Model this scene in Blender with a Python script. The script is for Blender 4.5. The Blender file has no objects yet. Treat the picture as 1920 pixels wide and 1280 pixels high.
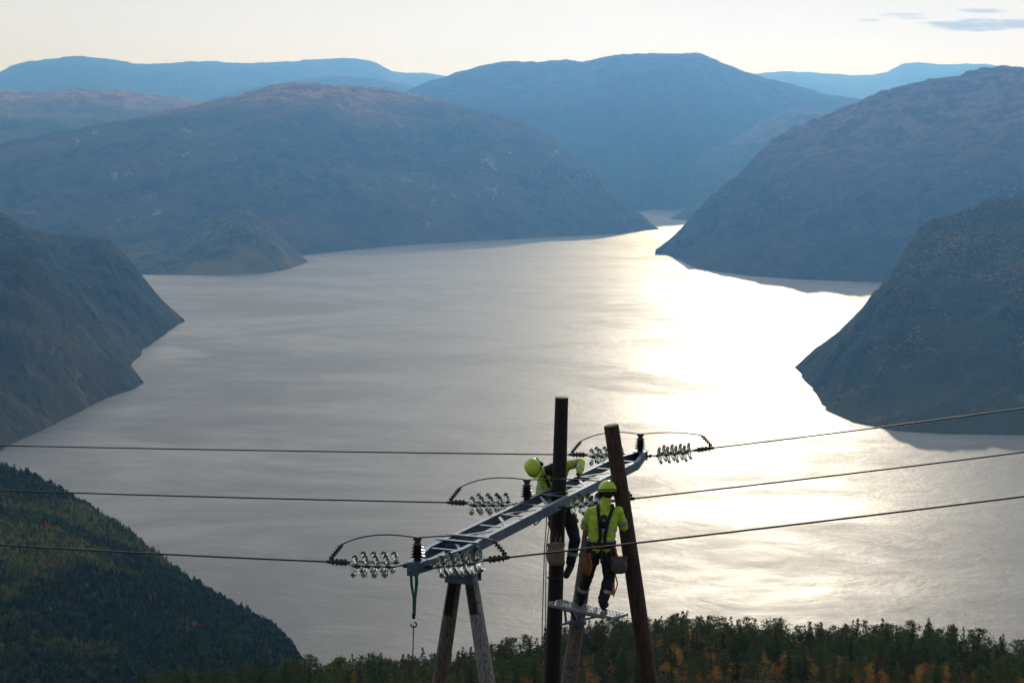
import bpy, math, random
import numpy as np
from mathutils import Vector, Matrix, noise as mnoise
random.seed(7); np.random.seed(7)
sc=bpy.context.scene
sc.view_settings.view_transform='Standard'; sc.view_settings.look='None'; sc.view_settings.exposure=0
# survey helpers: bearing/depression of real features seen from the hillside viewpoint at the origin
F=3733.0; TH=math.radians(6.72); CT,ST=math.cos(TH),math.sin(TH)
WZ=-750.0
def ray(px,py):
    x=(px-960)/F; v=(640-py)/F
    return np.array([x,CT+v*ST,-ST+v*CT])
def at_range(px,py,Y):
    r=ray(px,py); return r*(Y/r[1])
def at_level(px,py,z):
    r=ray(px,py); return r*(z/r[2])
def proj(p):
    d=p[1]*CT-p[2]*ST; u=p[1]*ST+p[2]*CT
    return 960+F*p[0]/d, 640-F*u/d
def unit(v):
    v=np.array(v,float); return v/np.linalg.norm(v)
# ---------------------------------------------------------------- noise
def h2(ix,iy,seed):
    n=(ix.astype(np.int64)*374761393+iy.astype(np.int64)*668265263+seed*144269504)&0xffffffff
    n=((n^(n>>13))*12741261)&0xffffffff
    n=((n^(n>>15))*22695477)&0xffffffff
    return ((n>>8)&0xffff)/32767.5-1
def vn(x,y,seed=0):
    x=np.asarray(x,float);y=np.asarray(y,float)
    ix=np.floor(x);iy=np.floor(y);fx=x-ix;fy=y-iy
    ux=fx*fx*fx*(fx*(fx*6-15)+10);uy=fy*fy*fy*(fy*(fy*6-15)+10)
    a=h2(ix,iy,seed);b=h2(ix+1,iy,seed);c=h2(ix,iy+1,seed);d=h2(ix+1,iy+1,seed)
    return (a*(1-ux)+b*ux)*(1-uy)+(c*(1-ux)+d*ux)*uy
def fbm(x,y,o=5,seed=0,g=0.5):
    s=0;a=1;t=0
    for i in range(o):
        s=s+a*vn(x,y,seed+i*17);t+=a;a*=g;x=x*2.03+11.3;y=y*2.03-5.7
    return s/t
def ridged(x,y,o=4,seed=0):
    s=0;a=1;t=0
    for i in range(o):
        s=s+a*(1-2*np.abs(vn(x,y,seed+i*13)));t+=a;a*=0.5;x=x*2.1+3.1;y=y*2.1+7.7
    return s/t
# ---------------------------------------------------------------- nodes
class N:
    def __init__(s,tree): s.t=tree
    def n(s,typ,**k):
        nd=s.t.nodes.new(typ)
        for a,b in k.items(): setattr(nd,a,b)
        return nd
    def l(s,a,b): s.t.links.new(a,b)
    def setin(s,sock,v):
        if isinstance(v,bpy.types.NodeSocket): s.l(v,sock)
        else: sock.default_value=v
    def math(s,op,a,b=0.0,c=0.0,clamp=False):
        nd=s.n('ShaderNodeMath',operation=op); nd.use_clamp=clamp
        s.setin(nd.inputs[0],a); s.setin(nd.inputs[1],b); s.setin(nd.inputs[2],c)
        return nd.outputs[0]
    def mix(s,f,a,b):
        nd=s.n('ShaderNodeMix',data_type='RGBA')
        s.setin(nd.inputs[0],f); s.setin(nd.inputs[6],a); s.setin(nd.inputs[7],b)
        return nd.outputs[2]
    def rng(s,v,a,b,c=0.0,d=1.0):
        nd=s.n('ShaderNodeMapRange',interpolation_type='SMOOTHSTEP')
        s.setin(nd.inputs[0],v)
        for i,q in enumerate((a,b,c,d)): nd.inputs[i+1].default_value=q
        return nd.outputs[0]
    def noise(s,vec,scale,detail=4,rough=0.55,dist=0.0):
        nd=s.n('ShaderNodeTexNoise'); s.l(vec,nd.inputs['Vector'])
        nd.inputs['Scale'].default_value=scale; nd.inputs['Detail'].default_value=detail
        nd.inputs['Roughness'].default_value=rough; nd.inputs['Distortion'].default_value=dist
        return nd.outputs['Fac']
    def vmul(s,vec,xyz,rot=0.0):
        nd=s.n('ShaderNodeMapping'); s.l(vec,nd.inputs[0]); nd.inputs['Scale'].default_value=xyz
        nd.inputs['Rotation'].default_value=(0,0,rot); return nd.outputs[0]
def newmat(name):
    m=bpy.data.materials.new(name); m.use_nodes=True
    t=m.node_tree; b=t.nodes['Principled BSDF']
    return m,N(t),b
def c4(c): return (c[0],c[1],c[2],1.0)
def simple(name,col,rough=0.6,metal=0.0,var=0.35,scale=12.0,bump=0.15,stretch=(1,1,1),col2=None,spec=0.5,bd=0.01):
    m,n,b=newmat(name)
    tc=n.n('ShaderNodeTexCoord').outputs['Object']
    v=n.vmul(tc,stretch)
    f=n.noise(v,scale,5,0.6)
    f2=n.rng(f,0.3,0.7)
    c2=col2 if col2 else tuple(x*(1-var) for x in col)
    n.l(n.mix(f2,c4(c2),c4(col)),b.inputs['Base Color'])
    b.inputs['Roughness'].default_value=rough; b.inputs['Metallic'].default_value=metal
    b.inputs['Specular IOR Level'].default_value=spec
    if bump:
        bp=n.n('ShaderNodeBump'); bp.inputs['Strength'].default_value=bump; bp.inputs['Distance'].default_value=bd
        n.l(f,bp.inputs['Height']); n.l(bp.outputs[0],b.inputs['Normal'])
    return m
def translu(n,b,col,trans):
    tr=n.n('ShaderNodeBsdfTranslucent'); n.l(col,tr.inputs[0])
    mx=n.n('ShaderNodeMixShader'); mx.inputs[0].default_value=trans
    n.l(b.outputs[0],mx.inputs[1]); n.l(tr.outputs[0],mx.inputs[2])
    out=[x for x in n.t.nodes if x.type=='OUTPUT_MATERIAL'][0]; n.l(mx.outputs[0],out.inputs[0])
def foliage(name,c1,c2,trans=0.35):
    m,n,b=newmat(name)
    oi=n.n('ShaderNodeObjectInfo').outputs['Random']
    geo=n.n('ShaderNodeNewGeometry')
    f=n.noise(geo.outputs['Position'],0.9,2); f3=n.noise(geo.outputs['Position'],0.16,1)
    fac=n.math('ADD',n.math('MULTIPLY',oi,0.45),n.math('ADD',n.math('MULTIPLY',f,0.4),n.math('MULTIPLY',f3,.5)),clamp=True)
    fac=n.rng(fac,.3,1.0)
    col=n.mix(fac,c4(c1),c4(c2))
    n.l(col,b.inputs['Base Color']); b.inputs['Roughness'].default_value=0.7
    b.inputs['Specular IOR Level'].default_value=0.2
    translu(n,b,col,trans)
    return m
def hillmat(name,speck=12.0,h0=-250,h1=0,rockamt=0.5,autumn=0.3,bd=4.0,forest=((.014,.022,.012),(.05,.06,.02)),heath=(.15,.075,.04),rock=(.2,.18,.17),aut=(.24,.10,.025),patch=0.5,amax=.7):
    m,n,b=newmat(name)
    geo=n.n('ShaderNodeNewGeometry'); P=geo.outputs['Position']
    sp=n.n('ShaderNodeSeparateXYZ'); n.l(P,sp.inputs[0]); z=sp.outputs[2]
    sn=n.n('ShaderNodeSeparateXYZ'); n.l(geo.outputs['Normal'],sn.inputs[0]); nz=sn.outputs[2]
    big=n.noise(P,1/700.,4,0.6); med=n.noise(P,1/140.,4,0.65); fine=n.noise(P,1/speck,2,0.7)
    base=n.mix(n.rng(fine,0.36,0.64),c4(forest[0]),c4(forest[1]))
    base=n.mix(n.rng(med,0.40,0.60,0,0.7),base,c4(tuple(x*0.45 for x in forest[0])))
    base=n.mix(n.rng(big,0.46,0.62,0,patch),base,c4((forest[1][0]*1.7,forest[1][1]*1.25,forest[1][2])))
    if autumn>0:
        vo=n.n('ShaderNodeTexVoronoi'); n.l(P,vo.inputs['Vector']); vo.inputs['Scale'].default_value=1/(speck*0.7)
        vc=n.n('ShaderNodeSeparateXYZ'); n.l(vo.outputs['Color'],vc.inputs[0])
        # single autumn-coloured crowns, commoner higher up the slope
        up_=n.rng(z,-700,-300,0.0,0.35)
        am=n.math('MULTIPLY',n.rng(n.math('ADD',vc.outputs[0],n.math('ADD',up_,n.math('MULTIPLY',n.math('SUBTRACT',med,.5),3.0))),1.35-autumn*0.4,1.75-autumn*0.4),amax)
        base=n.mix(am,base,n.mix(vc.outputs[1],c4(aut),c4((aut[0]*.7,aut[1]*1.6,aut[2]))))
    hz=n.math('ADD',z,n.math('MULTIPLY',n.math('SUBTRACT',n.math('ADD',big,med),1.0),380))
    hf=n.rng(hz,h0,h1)
    hcol=n.mix(n.rng(med,0.40,0.58),c4(heath),c4(tuple(x*0.3 for x in heath)))
    hcol=n.mix(n.rng(fine,0.4,0.65,0,.5),hcol,c4(tuple(x*0.4 for x in heath)))
    base=n.mix(hf,base,hcol)
    if rockamt>0:
        st=n.noise(n.vmul(P,(1/110.,1/110.,1/700.)),1.0,5,0.72)
        steep=n.math('SUBTRACT',1.0,nz)
        rf=n.math('MULTIPLY',n.rng(n.math('ADD',st,n.math('ADD',n.math('MULTIPLY',big,.6),n.math('MULTIPLY',steep,0.25))),1.12-rockamt*0.2,1.24-rockamt*0.2),0.6)
        rcol=n.mix(n.rng(fine,0.35,0.65),c4(tuple(x*0.45 for x in rock)),c4(rock))
        base=n.mix(rf,base,rcol)
    n.l(base,b.inputs['Base Color']); b.inputs['Roughness'].default_value=0.95; b.inputs['Specular IOR Level'].default_value=0.03
    hgt=n.math('ADD',fine,n.math('MULTIPLY',med,5.0))
    bp=n.n('ShaderNodeBump'); bp.inputs['Strength'].default_value=1.0; bp.inputs['Distance'].default_value=bd
    n.l(hgt,bp.inputs['Height']); n.l(bp.outputs[0],b.inputs['Normal'])
    return m
# ---------------------------------------------------------------- mesh builder
def link(o): sc.collection.objects.link(o); return o
def thing(name,label,cat,loc,group=None):
    o=bpy.data.objects.new(name,None); o.location=Vector(loc); o.empty_display_size=0.3
    o["label"]=label; o["category"]=cat
    if group: o["group"]=group
    return link(o)
def frame(axis,up=(0,0,1)):
    a=unit(axis); u=np.array(up,float)
    if abs(np.dot(a,unit(u)))>0.98: u=np.array([0,1.0,0]) if abs(a[1])<.9 else np.array([1.0,0,0])
    s=unit(np.cross(u,a)); w=np.cross(a,s)
    return a,s,w
class MB:
    def __init__(s): s.v=[];s.f=[];s.m=[]
    def add(s,v,f,m=0):
        o=len(s.v); s.v.extend([tuple(map(float,p)) for p in v]); s.f.extend([tuple(i+o for i in q) for q in f]); s.m.extend([m]*len(f))
    def tube(s,pts,rad,seg=8,m=0,cap=True,flat=1.0,up=(0,0,1)):
        pts=[np.array(p,float) for p in pts]; k=len(pts)
        if not hasattr(rad,'__len__'): rad=[rad]*k
        V=[];Fc=[]
        for i,p in enumerate(pts):
            d=pts[min(i+1,k-1)]-pts[max(i-1,0)]
            a,sd,w=frame(d,up)
            for j in range(seg):
                t=2*math.pi*j/seg; V.append(p+(sd*math.cos(t)+w*math.sin(t)*flat)*rad[i])
        for i in range(k-1):
            for j in range(seg):
                Fc.append((i*seg+j,i*seg+(j+1)%seg,(i+1)*seg+(j+1)%seg,(i+1)*seg+j))
        if cap:
            Fc.append(tuple(range(seg))[::-1]); Fc.append(tuple((k-1)*seg+j for j in range(seg)))
        s.add(V,Fc,m)
    def ext(s,prof,p0,p1,up=(0,0,1),m=0):
        p0=np.array(p0,float);p1=np.array(p1,float)
        a,sd,w=frame(p1-p0,up); k=len(prof)
        V=[p0+sd*x+w*y for x,y in prof]+[p1+sd*x+w*y for x,y in prof]
        Fc=[(i,(i+1)%k,k+(i+1)%k,k+i) for i in range(k)]+[tuple(range(k))[::-1],tuple(range(k,2*k))]
        s.add(V,Fc,m)
    def bar(s,p0,p1,w,h,up=(0,0,1),m=0):
        s.ext([(-w/2,-h/2),(w/2,-h/2),(w/2,h/2),(-w/2,h/2)],p0,p1,up,m)
    def lathe(s,o,axis,prof,seg=16,m=0,flat=1.0,up=(0,0,1)):
        o=np.array(o,float); a,sd,w=frame(axis,up); k=len(prof); V=[];Fc=[]
        for t,r in prof:
            for j in range(seg):
                q=2*math.pi*j/seg; V.append(o+a*t+(sd*math.cos(q)+w*math.sin(q)*flat)*max(r,1e-4))
        for i in range(k-1):
            for j in range(seg): Fc.append((i*seg+j,i*seg+(j+1)%seg,(i+1)*seg+(j+1)%seg,(i+1)*seg+j))
        Fc.append(tuple(range(seg))[::-1]); Fc.append(tuple((k-1)*seg+j for j in range(seg)))
        s.add(V,Fc,m)
    def ell(s,c,ax,nu=16,nv=10,m=0,fn=None):
        c=np.array(c,float); ax=[np.array(x,float) for x in ax]; V=[];Fc=[]
        for i in range(nv+1):
            ph=math.pi*i/nv
            for j in range(nu):
                th=2*math.pi*j/nu
                q=np.array([math.sin(ph)*math.cos(th),math.sin(ph)*math.sin(th),math.cos(ph)])
                if i in(0,nv): q=np.array([1e-3*math.cos(th),1e-3*math.sin(th),q[2]])
                if fn: q=fn(q)
                V.append(c+ax[0]*q[0]+ax[1]*q[1]+ax[2]*q[2])
        for i in range(nv):
            for j in range(nu): Fc.append((i*nu+j,(i+1)*nu+j,(i+1)*nu+(j+1)%nu,i*nu+(j+1)%nu))
        Fc.append(tuple(range(nu))); Fc.append(tuple(nv*nu+j for j in range(nu))[::-1])
        s.add(V,Fc,m)
    def cap(s,p0,r0,p1,r1,m=0):
        p0=np.array(p0,float);p1=np.array(p1,float)
        d=np.linalg.norm(p1-p0)
        if d<1e-5: p1=p0+np.array([0,0,1e-3]); d=1e-3
        pr=[]
        for i in range(5): q=math.pi/2*i/4; pr.append((-r0*math.cos(q),r0*math.sin(q)))
        for i in range(5): q=math.pi/2*i/4; pr.append((d+r1*math.sin(q),r1*math.cos(q)))
        s.lathe(p0,p1-p0,pr,12,m)
    def obj(s,name,mats,parent=None,smooth=True,origin=None,remesh=None,crease=0,**props):
        loc=np.zeros(3)
        if parent is not None:
            q=parent
            while q is not None: loc=loc+np.array(q.location); q=q.parent
        elif origin is not None: loc=np.array(origin)
        V=[tuple(np.array(p)-loc) for p in s.v]
        me=bpy.data.meshes.new(name); me.from_pydata(V,[],s.f); me.update()
        for m in mats: me.materials.append(m)
        if len(mats)>1: me.polygons.foreach_set('material_index',s.m)
        o=bpy.data.objects.new(name,me); link(o)
        if remesh:
            md=o.modifiers.new('r','REMESH'); md.mode='VOXEL'; md.voxel_size=remesh; md.use_smooth_shade=True
            md=o.modifiers.new('s','SMOOTH'); md.iterations=2; md.factor=0.5
            dg=bpy.context.evaluated_depsgraph_get(); dg.update()
            nm=bpy.data.meshes.new_from_object(o.evaluated_get(dg)); nm.name=name
            o.modifiers.clear(); o.data=nm
            if crease:
                nrm=[v.normal.copy() for v in nm.vertices]
                for v,q in zip(nm.vertices,nrm):
                    c=v.co; k=mnoise.noise(Vector((c.x*9,c.y*9,c.z*16)))+.6*(1-2*abs(mnoise.noise(Vector((c.x*14+5,c.y*14,c.z*22)))))
                    v.co=c+q*(k*crease)
        if smooth:
            o.data.polygons.foreach_set('use_smooth',[True]*len(o.data.polygons))
            if not remesh: o.data.set_sharp_from_angle(angle=math.radians(40))
        if parent is not None: o.parent=parent
        else: o.location=Vector(loc)
        for k,q in props.items(): o[k]=q
        return o
# ---------------------------------------------------------------- terrain
def npmesh(name,V,Fq,mat,smooth=True,**props):
    me=bpy.data.meshes.new(name); me.from_pydata(V.tolist(),[],Fq.tolist()); me.update()
    me.materials.append(mat)
    if smooth: me.polygons.foreach_set('use_smooth',[True]*len(me.polygons))
    o=link(bpy.data.objects.new(name,me))
    for k,q in props.items(): o[k]=q
    return o
def gridfaces(r,c):
    i=np.arange(r-1)[:,None]*c+np.arange(c-1)[None,:]
    i=i.ravel(); return np.stack([i,i+1,i+c+1,i+c],1)
def resample(P,n,sm):
    P=np.array(P,float); d=np.r_[0,np.cumsum(np.linalg.norm(np.diff(P[:,:2],axis=0),axis=1))]; d/=d[-1]
    t=np.linspace(0,1,n); Q=np.stack([np.interp(t,d,P[:,k]) for k in range(P.shape[1])],1)
    if sm>1:
        k=np.hanning(sm+2)[1:-1]; k/=k.sum(); pad=sm//2
        e=np.concatenate([2*Q[0]-Q[pad:0:-1],Q,2*Q[-1]-Q[-2:-pad-2:-1]])
        Q=np.stack([np.convolve(e[:,j],k,'valid')[:n] for j in range(Q.shape[1])],1)
    return Q
def loft(name,mat,shore,ridge,nc=420,nr=150,gul=60,gl=500.,amp=40,rough=8,back=2500,prof=1.5,seed=1,sm=15,foot=True,label=None):
    S=resample([at_level(p[0],p[1],WZ) if len(p)==2 else at_range(*p) for p in shore],nc,5)
    R=resample([np.r_[p] for p in ridge],nc,sm)
    R=np.array([at_range(*r) for r in R])
    if len(shore[0])==2 : R[:,2]=np.maximum(R[:,2],WZ+2)
    s=np.linspace(0,1,nr)[:,None]
    u=np.r_[0,np.cumsum(np.linalg.norm(np.diff((S+R)[:,:2]/2,axis=0),axis=1))][None,:]
    out=(S-R)[:,:2]; ol=np.linalg.norm(out,axis=1,keepdims=True)+1e-6; outn=out/ol
    wid=np.clip(ol[:,0]/1100.,0.02,1)[None,:]
    X=S[None,:,0]+(R-S)[None,:,0]*s; Y=S[None,:,1]+(R-S)[None,:,1]*s
    Z=S[None,:,2]+(R-S)[None,:,2]*(1-(1-s)**(1+(prof-1)*wid))
    w=np.sin(np.pi*np.clip(s,0,1))**0.75
    g=ridged(u/gl+0.6*fbm(u/gl,s*2+0*u,3,seed+5),s*1.3+0*u,4,seed)
    g2=ridged(u/(gl*.28)+0*s,s*2.0+0*u,3,seed+31)
    dsp=(g*gul+g2*gul*0.4)*w*wid
    X=X+outn[None,:,0]*dsp; Y=Y+outn[None,:,1]*dsp
    Z=Z+amp*fbm(X/700.,Y/700.,4,seed+3)*w*wid*2
    e=np.clip(s*5,0,1)*wid
    Z=Z+rough*(fbm(X/130.,Y/130.,5,seed+9,0.6)*2.0)*e
    sh=fbm(X/90.,Y/90.,4,seed+21)*(1-np.clip(s*6,0,1))*18
    X=X+outn[None,:,0]*sh
    rows=[]
    if foot:
        rows.append(np.stack([X[0]+outn[:,0]*40,Y[0]+outn[:,1]*40,np.full(nc,WZ-25)],1)[None])
    rows.append(np.stack([X,Y,Z],2))
    nb=16
    bk=back*np.clip((R[:,2]-WZ)/420.,0.04,1)
    for k in range(1,nb+1):
        t=(k/nb)**1.4; hh_=np.hypot(X[-1],Y[-1]); bx=X[-1]*(1+t*bk/hh_); by=Y[-1]*(1+t*bk/hh_)
        bz=Z[-1]-(Z[-1]-(WZ-30))*t**0.85
        bz=bz+amp*0.4*fbm(bx/500,by/500,3,seed+4)*math.sin(math.pi*t)*wid[0]
        rows.append(np.stack([bx,by,bz],1)[None])
    A=np.concatenate(rows); r=A.shape[0]
    o=npmesh(name,A.reshape(-1,3),gridfaces(r,nc),mat,kind="structure")
    o["label"]=label or "forested mountain rising from the fjord shore"; o["category"]="mountain"
    return np.stack([X,Y,Z],2)
far=hillmat('mountain_far_mat',60,-100,120,0,0,10,forest=((.006,.009,.008),(.02,.024,.016)),heath=(.07,.038,.028))
midm=hillmat('mountain_mid_mat',30,-130,90,0.7,0.0,8,forest=((.030,.027,.013),(.075,.062,.026)),heath=(.46,.20,.065),rock=(.44,.40,.36))
rgt=hillmat('mountain_right_mat',28,-460,-60,0.6,0.25,8,forest=((.022,.022,.011),(.060,.050,.018)),heath=(.22,.115,.05),rock=(.30,.26,.22),aut=(.16,.08,.03))
near=hillmat('mountain_near_mat',9,-150,100,0.25,1.15,5,forest=((.012,.024,.008),(.05,.062,.015)),heath=(.12,.07,.03),patch=.6,aut=(.30,.13,.02),amax=.55)
nearl=hillmat('mountain_wall_mat',12,-150,100,0.6,0.15,7,forest=((.018,.025,.012),(.055,.06,.023)),rock=(.24,.22,.19))
lowm=hillmat('spur_mat',18,0,300,0.3,0.2,6,forest=((.03,.036,.016),(.13,.12,.045)),patch=.8)
loft('mountain',far,[(-900,360),(600,345),(1500,340),(2900,350)],[(-900,150,27000),(-300,120,27000),(0,136,26500),(30,120,26000),(75,112,26000),(150,106,26000),(200,111,26000),(260,122,26500),(330,119,27000),(400,116,27000),(430,119,27000),(500,118,27000),(570,113,27000),(640,110,27000),(690,114,27000),(715,124,27500),(740,137,28000),(800,137,29000),(850,146,30000),(1100,150,30000),(1400,144,30000),(1430,138,30000),(1475,134,30000),(1550,138,30000),(1600,142,30000),(1660,138,30000),(1690,121,30000),(1725,117,30000),(1760,122,30000),(1800,120,30000),(1850,121,30000),(1880,127,30000),(2000,140,30000),(2900,150,28000)],nc=700,nr=60,gul=300,gl=2200,amp=60,rough=12,back=5000,seed=2,sm=7,label="distant mountain range fading into blue haze")
loft('mountain',midm,[(-900,440),(0,430),(400,420),(900,410)],[(-900,190,18500),(-300,175,18500),(0,168,18000),(60,172,18000),(150,167,18000),(230,170,18000),(300,178,18000),(360,187,18000),(450,192,18000),(600,210,18000),(900,260,17500)],nc=300,nr=90,gul=200,gl=1500,amp=60,rough=12,seed=11,sm=9,label="hazy mountain plateau with rust coloured heath on top")
loft('mountain',far,[(-300,400),(300,395),(800,380)],[(-300,190,21500),(300,178,21500),(380,186,21500),(500,160,21500),(620,142,21500),(700,150,21500),(760,158,21500),(830,180,21000),(900,230,21000)],nc=260,nr=60,gul=200,gl=1800,amp=50,rough=12,seed=15,sm=9,label="hazy blue mountain ridge")
loft('mountain',far,[(600,388),(900,388),(1100,392),(1175,390),(1200,396),(1230,392),(1260,396),(1290,388),(1500,385),(2000,385)],[(600,240,18500),(760,175,18500),(800,155,18500),(840,143,18500),(870,132,18500),(910,121,18500),(945,115,18500),(1020,114,18500),(1060,115,18500),(1090,119,18500),(1130,110,18500),(1165,103,18500),(1220,103,18500),(1300,102,18500),(1325,106,18500),(1360,122,18500),(1400,138,18500),(1450,150,18500),(1520,168,18500),(1570,180,18500),(1650,190,18500),(2000,200,18500)],nc=420,nr=120,gul=200,gl=1500,amp=70,rough=12,seed=23,sm=9,label="broad blue mountain closing the end of the fjord")
loft('mountain',rgt,[(1170,389),(1220,390),(1280,391),(1400,392),(1900,392)],[(1170,389,15000),(1185,350,15400),(1230,318,15600),(1290,294,15800),(1350,272,15900),(1400,245,16000),(1440,224,16000),(1480,208,16000),(1520,206,16000),(1600,210,16000),(1900,200,16000)],nc=220,nr=90,gul=120,gl=900,amp=40,rough=10,seed=29,sm=7,label="hazy spur of a mountain above the narrow fjord")
loft('mountain',rgt,[(1256,411),(1290,414),(1350,418),(1700,420)],[(1256,411,13550),(1285,392,13700),(1330,362,13800),(1370,335,13900),(1410,310,14000),(1440,288,14000),(1500,250,14000),(1700,200,14000)],nc=200,nr=90,gul=100,gl=700,amp=30,rough=10,seed=33,sm=7,label="dark steep headland at the narrows")
loft('mountain',midm,[(-600,500),(0,485),(260,475),(300,474),(420,478),(560,480),(650,470),(740,461),(850,455),(1000,446),(1150,438),(1236,430)],[(-600,330,13000),(-100,290,13000),(60,262,13000),(160,240,13000),(250,222,13200),(300,212,13500),(360,198,14000),(420,184,14200),(470,172,14200),(520,163,14300),(570,159,14300),(640,162,14300),(720,169,14300),(790,180,14200),(860,197,14000),(930,219,13700),(990,240,13500),(1020,255,13300),(1050,275,13200),(1100,310,13000),(1150,353,12800),(1190,392,12600),(1236,430,12280)],nc=620,nr=200,gul=260,gl=900,amp=50,rough=20,seed=41,sm=9,label="large rounded mountain with bare reddish top above the fjord")
loft('hill',lowm,[(150,500),(200,508),(270,515),(330,516),(420,516),(500,512),(545,504),(578,491)],[(150,470,9900),(230,462,9900),(300,450,9900),(350,432,9850),(395,408,9800),(425,391,9800),(450,386,9750),(475,399,9720),(510,428,9700),(545,461,9660),(578,491,9640)],nc=220,nr=110,gul=60,gl=350,amp=20,rough=10,back=900,seed=47,sm=7,label="small wooded headland running into the water")
loft('mountain',rgt,[(1229,470),(1250,477),(1280,490),(1300,502),(1350,511),(1410,518),(1500,524),(1600,528),(1750,532),(2200,540)],[(1229,470,10180),(1262,443,10400),(1300,410,10600),(1350,368,10900),(1400,325,11100),(1430,298,11300),(1450,276,11400),(1470,260,11500),(1500,244,11600),(1560,216,11700),(1600,195,11800),(1660,172,11900),(1720,156,12000),(1790,142,12000),(1860,131,12000),(1920,127,12000),(2200,110,12000)],nc=520,nr=190,gul=250,gl=700,amp=55,rough=22,seed=53,sm=5,prof=1.35,label="steep brown and green mountain dropping into the fjord")
loft('mountain',near,[(1490,688),(1508,712),(1535,742),(1548,768),(1600,792),(1680,808),(1760,813),(1920,816),(2200,820)],[(1490,688,5720),(1530,652,5800),(1578,614,5900),(1620,572,6000),(1668,520,6050),(1700,482,6080),(1712,455,6100),(1722,434,6120),(1752,411,6150),(1800,394,6200),(1870,374,6300),(1925,358,6350),(2200,290,6500)],nc=480,nr=220,gul=95,gl=260,amp=26,rough=16,back=1500,seed=61,sm=5,prof=1.15,label="steep wooded mountainside with autumn trees above the shore")
loft('mountain',nearl,[(-300,760),(100,720),(240,690),(262,668),(268,655),(310,626),(346,600)],[(-300,330,7300),(-150,360,7300),(-40,392,7250),(0,401,7200),(40,424,7200),(100,438,7200),(170,441,7150),(205,453,7150),(238,480,7100),(262,512,7050),(300,558,7000),(346,600,6960)],nc=420,nr=200,gul=110,gl=300,amp=30,rough=14,back=1500,seed=67,sm=7,prof=1.3,label="steep rocky wooded mountain ending in a headland")
loft('mountain',nearl,[(-300,960),(-60,870),(0,846),(20,832),(60,816),(120,786),(200,746),(255,728),(269,716)],[(-300,420,5900),(-80,455,5800),(0,467,5750),(50,478,5700),(90,504,5650),(130,548,5600),(190,618,5520),(240,676,5440),(269,716,5390)],nc=420,nr=200,gul=100,gl=240,amp=26,rough=14,back=900,seed=71,sm=9,prof=1.3,label="steep dark rock wall with forest above the shore")
hm=hillmat('hillside_mat',5,300,600,0,0,1.0,forest=((.012,.02,.009),(.035,.045,.014)))
hill=loft('hill',hm,[(-250,1330,1150),(0,1335,1150),(300,1340,1150),(620,1345,1150)],[(-300,780,2300),(-100,835,2250),(0,866,2200),(50,886,2150),(110,916,2100),(160,942,2050),(200,976,2000),(240,1001,1950),(300,1046,1880),(350,1086,1820),(400,1116,1760),(450,1141,1700),(510,1176,1640),(548,1210,1580),(563,1243,1540),(572,1300,1500)],nc=260,nr=160,gul=25,gl=130,amp=24,rough=5,back=900,prof=1.0,seed=77,sm=5,foot=False,label="hillside covered in dark conifer forest")
def forestmass(name,pts,hs,mat,label,seed,tiers=5,sides=7):
    rs=np.random.RandomState(seed); n=len(pts); V=[];Fq=[]; k=0
    for i in range(n):
        p=pts[i]; h=hs[i]; rnd=rs.rand()<.35
        r=h*(rs.uniform(.30,.42) if rnd else rs.uniform(.2,.3)); lean=rs.uniform(-.04,.04,2)*h
        for t in range(tiers):
            zb=h*(0.04+0.18*t); zt=min(h,zb+h*0.36) if t<tiers-1 else h
            if rnd: zb*=.8; zt*=.8
            rr=r*((1-t/tiers*0.85) if not rnd else math.sin(math.pi*(.25+.65*t/tiers)))
            th=np.linspace(0,2*np.pi,sides,endpoint=False)+rs.uniform(0,2)
            rad=rr*rs.uniform(.5,1.25,sides); zz=zb+rs.uniform(-.07,.07,sides)*h
            ring=np.stack([p[0]+rad*np.cos(th)+lean[0]*zb/h,p[1]+rad*np.sin(th)+lean[1]*zb/h,p[2]+zz],1)
            V.append(ring); V.append(np.array([[p[0]+lean[0]+rs.uniform(-.2,.2)*rr,p[1]+lean[1],p[2]+zt]]))
            a=np.arange(sides); Fq.append(np.stack([a+k,(a+1)%sides+k,np.full(sides,k+sides)],1)); k+=sides+1
    o=npmesh(name,np.concatenate(V),np.concatenate(Fq),mat,smooth=False,kind="stuff"); o["label"]=label; o["category"]="forest"
    return o
def forestmat(name,c1,c2,c3,c4_,aut=(.50,.14,.02)):
    m,n,b=newmat(name); P=n.n('ShaderNodeNewGeometry').outputs['Position']
    big=n.noise(P,1/260.,3,.6); med=n.noise(P,1/8.,2,.6)
    col=n.mix(n.rng(med,.38,.62),c4(c1),c4(c2))
    col=n.mix(n.rng(big,.50,.60),col,n.mix(n.rng(med,.4,.6),c4(c3),c4(c4_)))
    a=n.noise(P,1/13.,1,.5); a=n.math('MULTIPLY',n.rng(a,.67,.70),n.rng(n.noise(P,1/120.,2),.54,.64))
    col=n.mix(a,col,c4(aut))
    n.l(col,b.inputs['Base Color']); b.inputs['Roughness'].default_value=.85; b.inputs['Specular IOR Level'].default_value=.1
    translu(n,b,col,.3)
    return m
rs=np.random.RandomState(3); NT=17000
hr,hc=hill.shape[:2]; ss=rs.uniform(0.0,1,NT*3)**0.8*(hr-1.01); cc=rs.uniform(0,1,NT*3)*(hc-1.01)
i0=ss.astype(int); j0=cc.astype(int); fs=(ss-i0)[:,None]; fc=(cc-j0)[:,None]
pp=(hill[i0,j0]*(1-fs)+hill[i0+1,j0]*fs)*(1-fc)+(hill[i0,j0+1]*(1-fs)+hill[i0+1,j0+1]*fs)*fc
keep=[]
for q in pp:
    x,y=proj(q)
    if -60<x<640 and 840<y<1330: keep.append(q)
pp=np.array(keep)[:NT]
fm=forestmat('forest_mass_mat',(.020,.044,.022),(.055,.092,.038),(.10,.13,.03),(.26,.26,.05))
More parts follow.
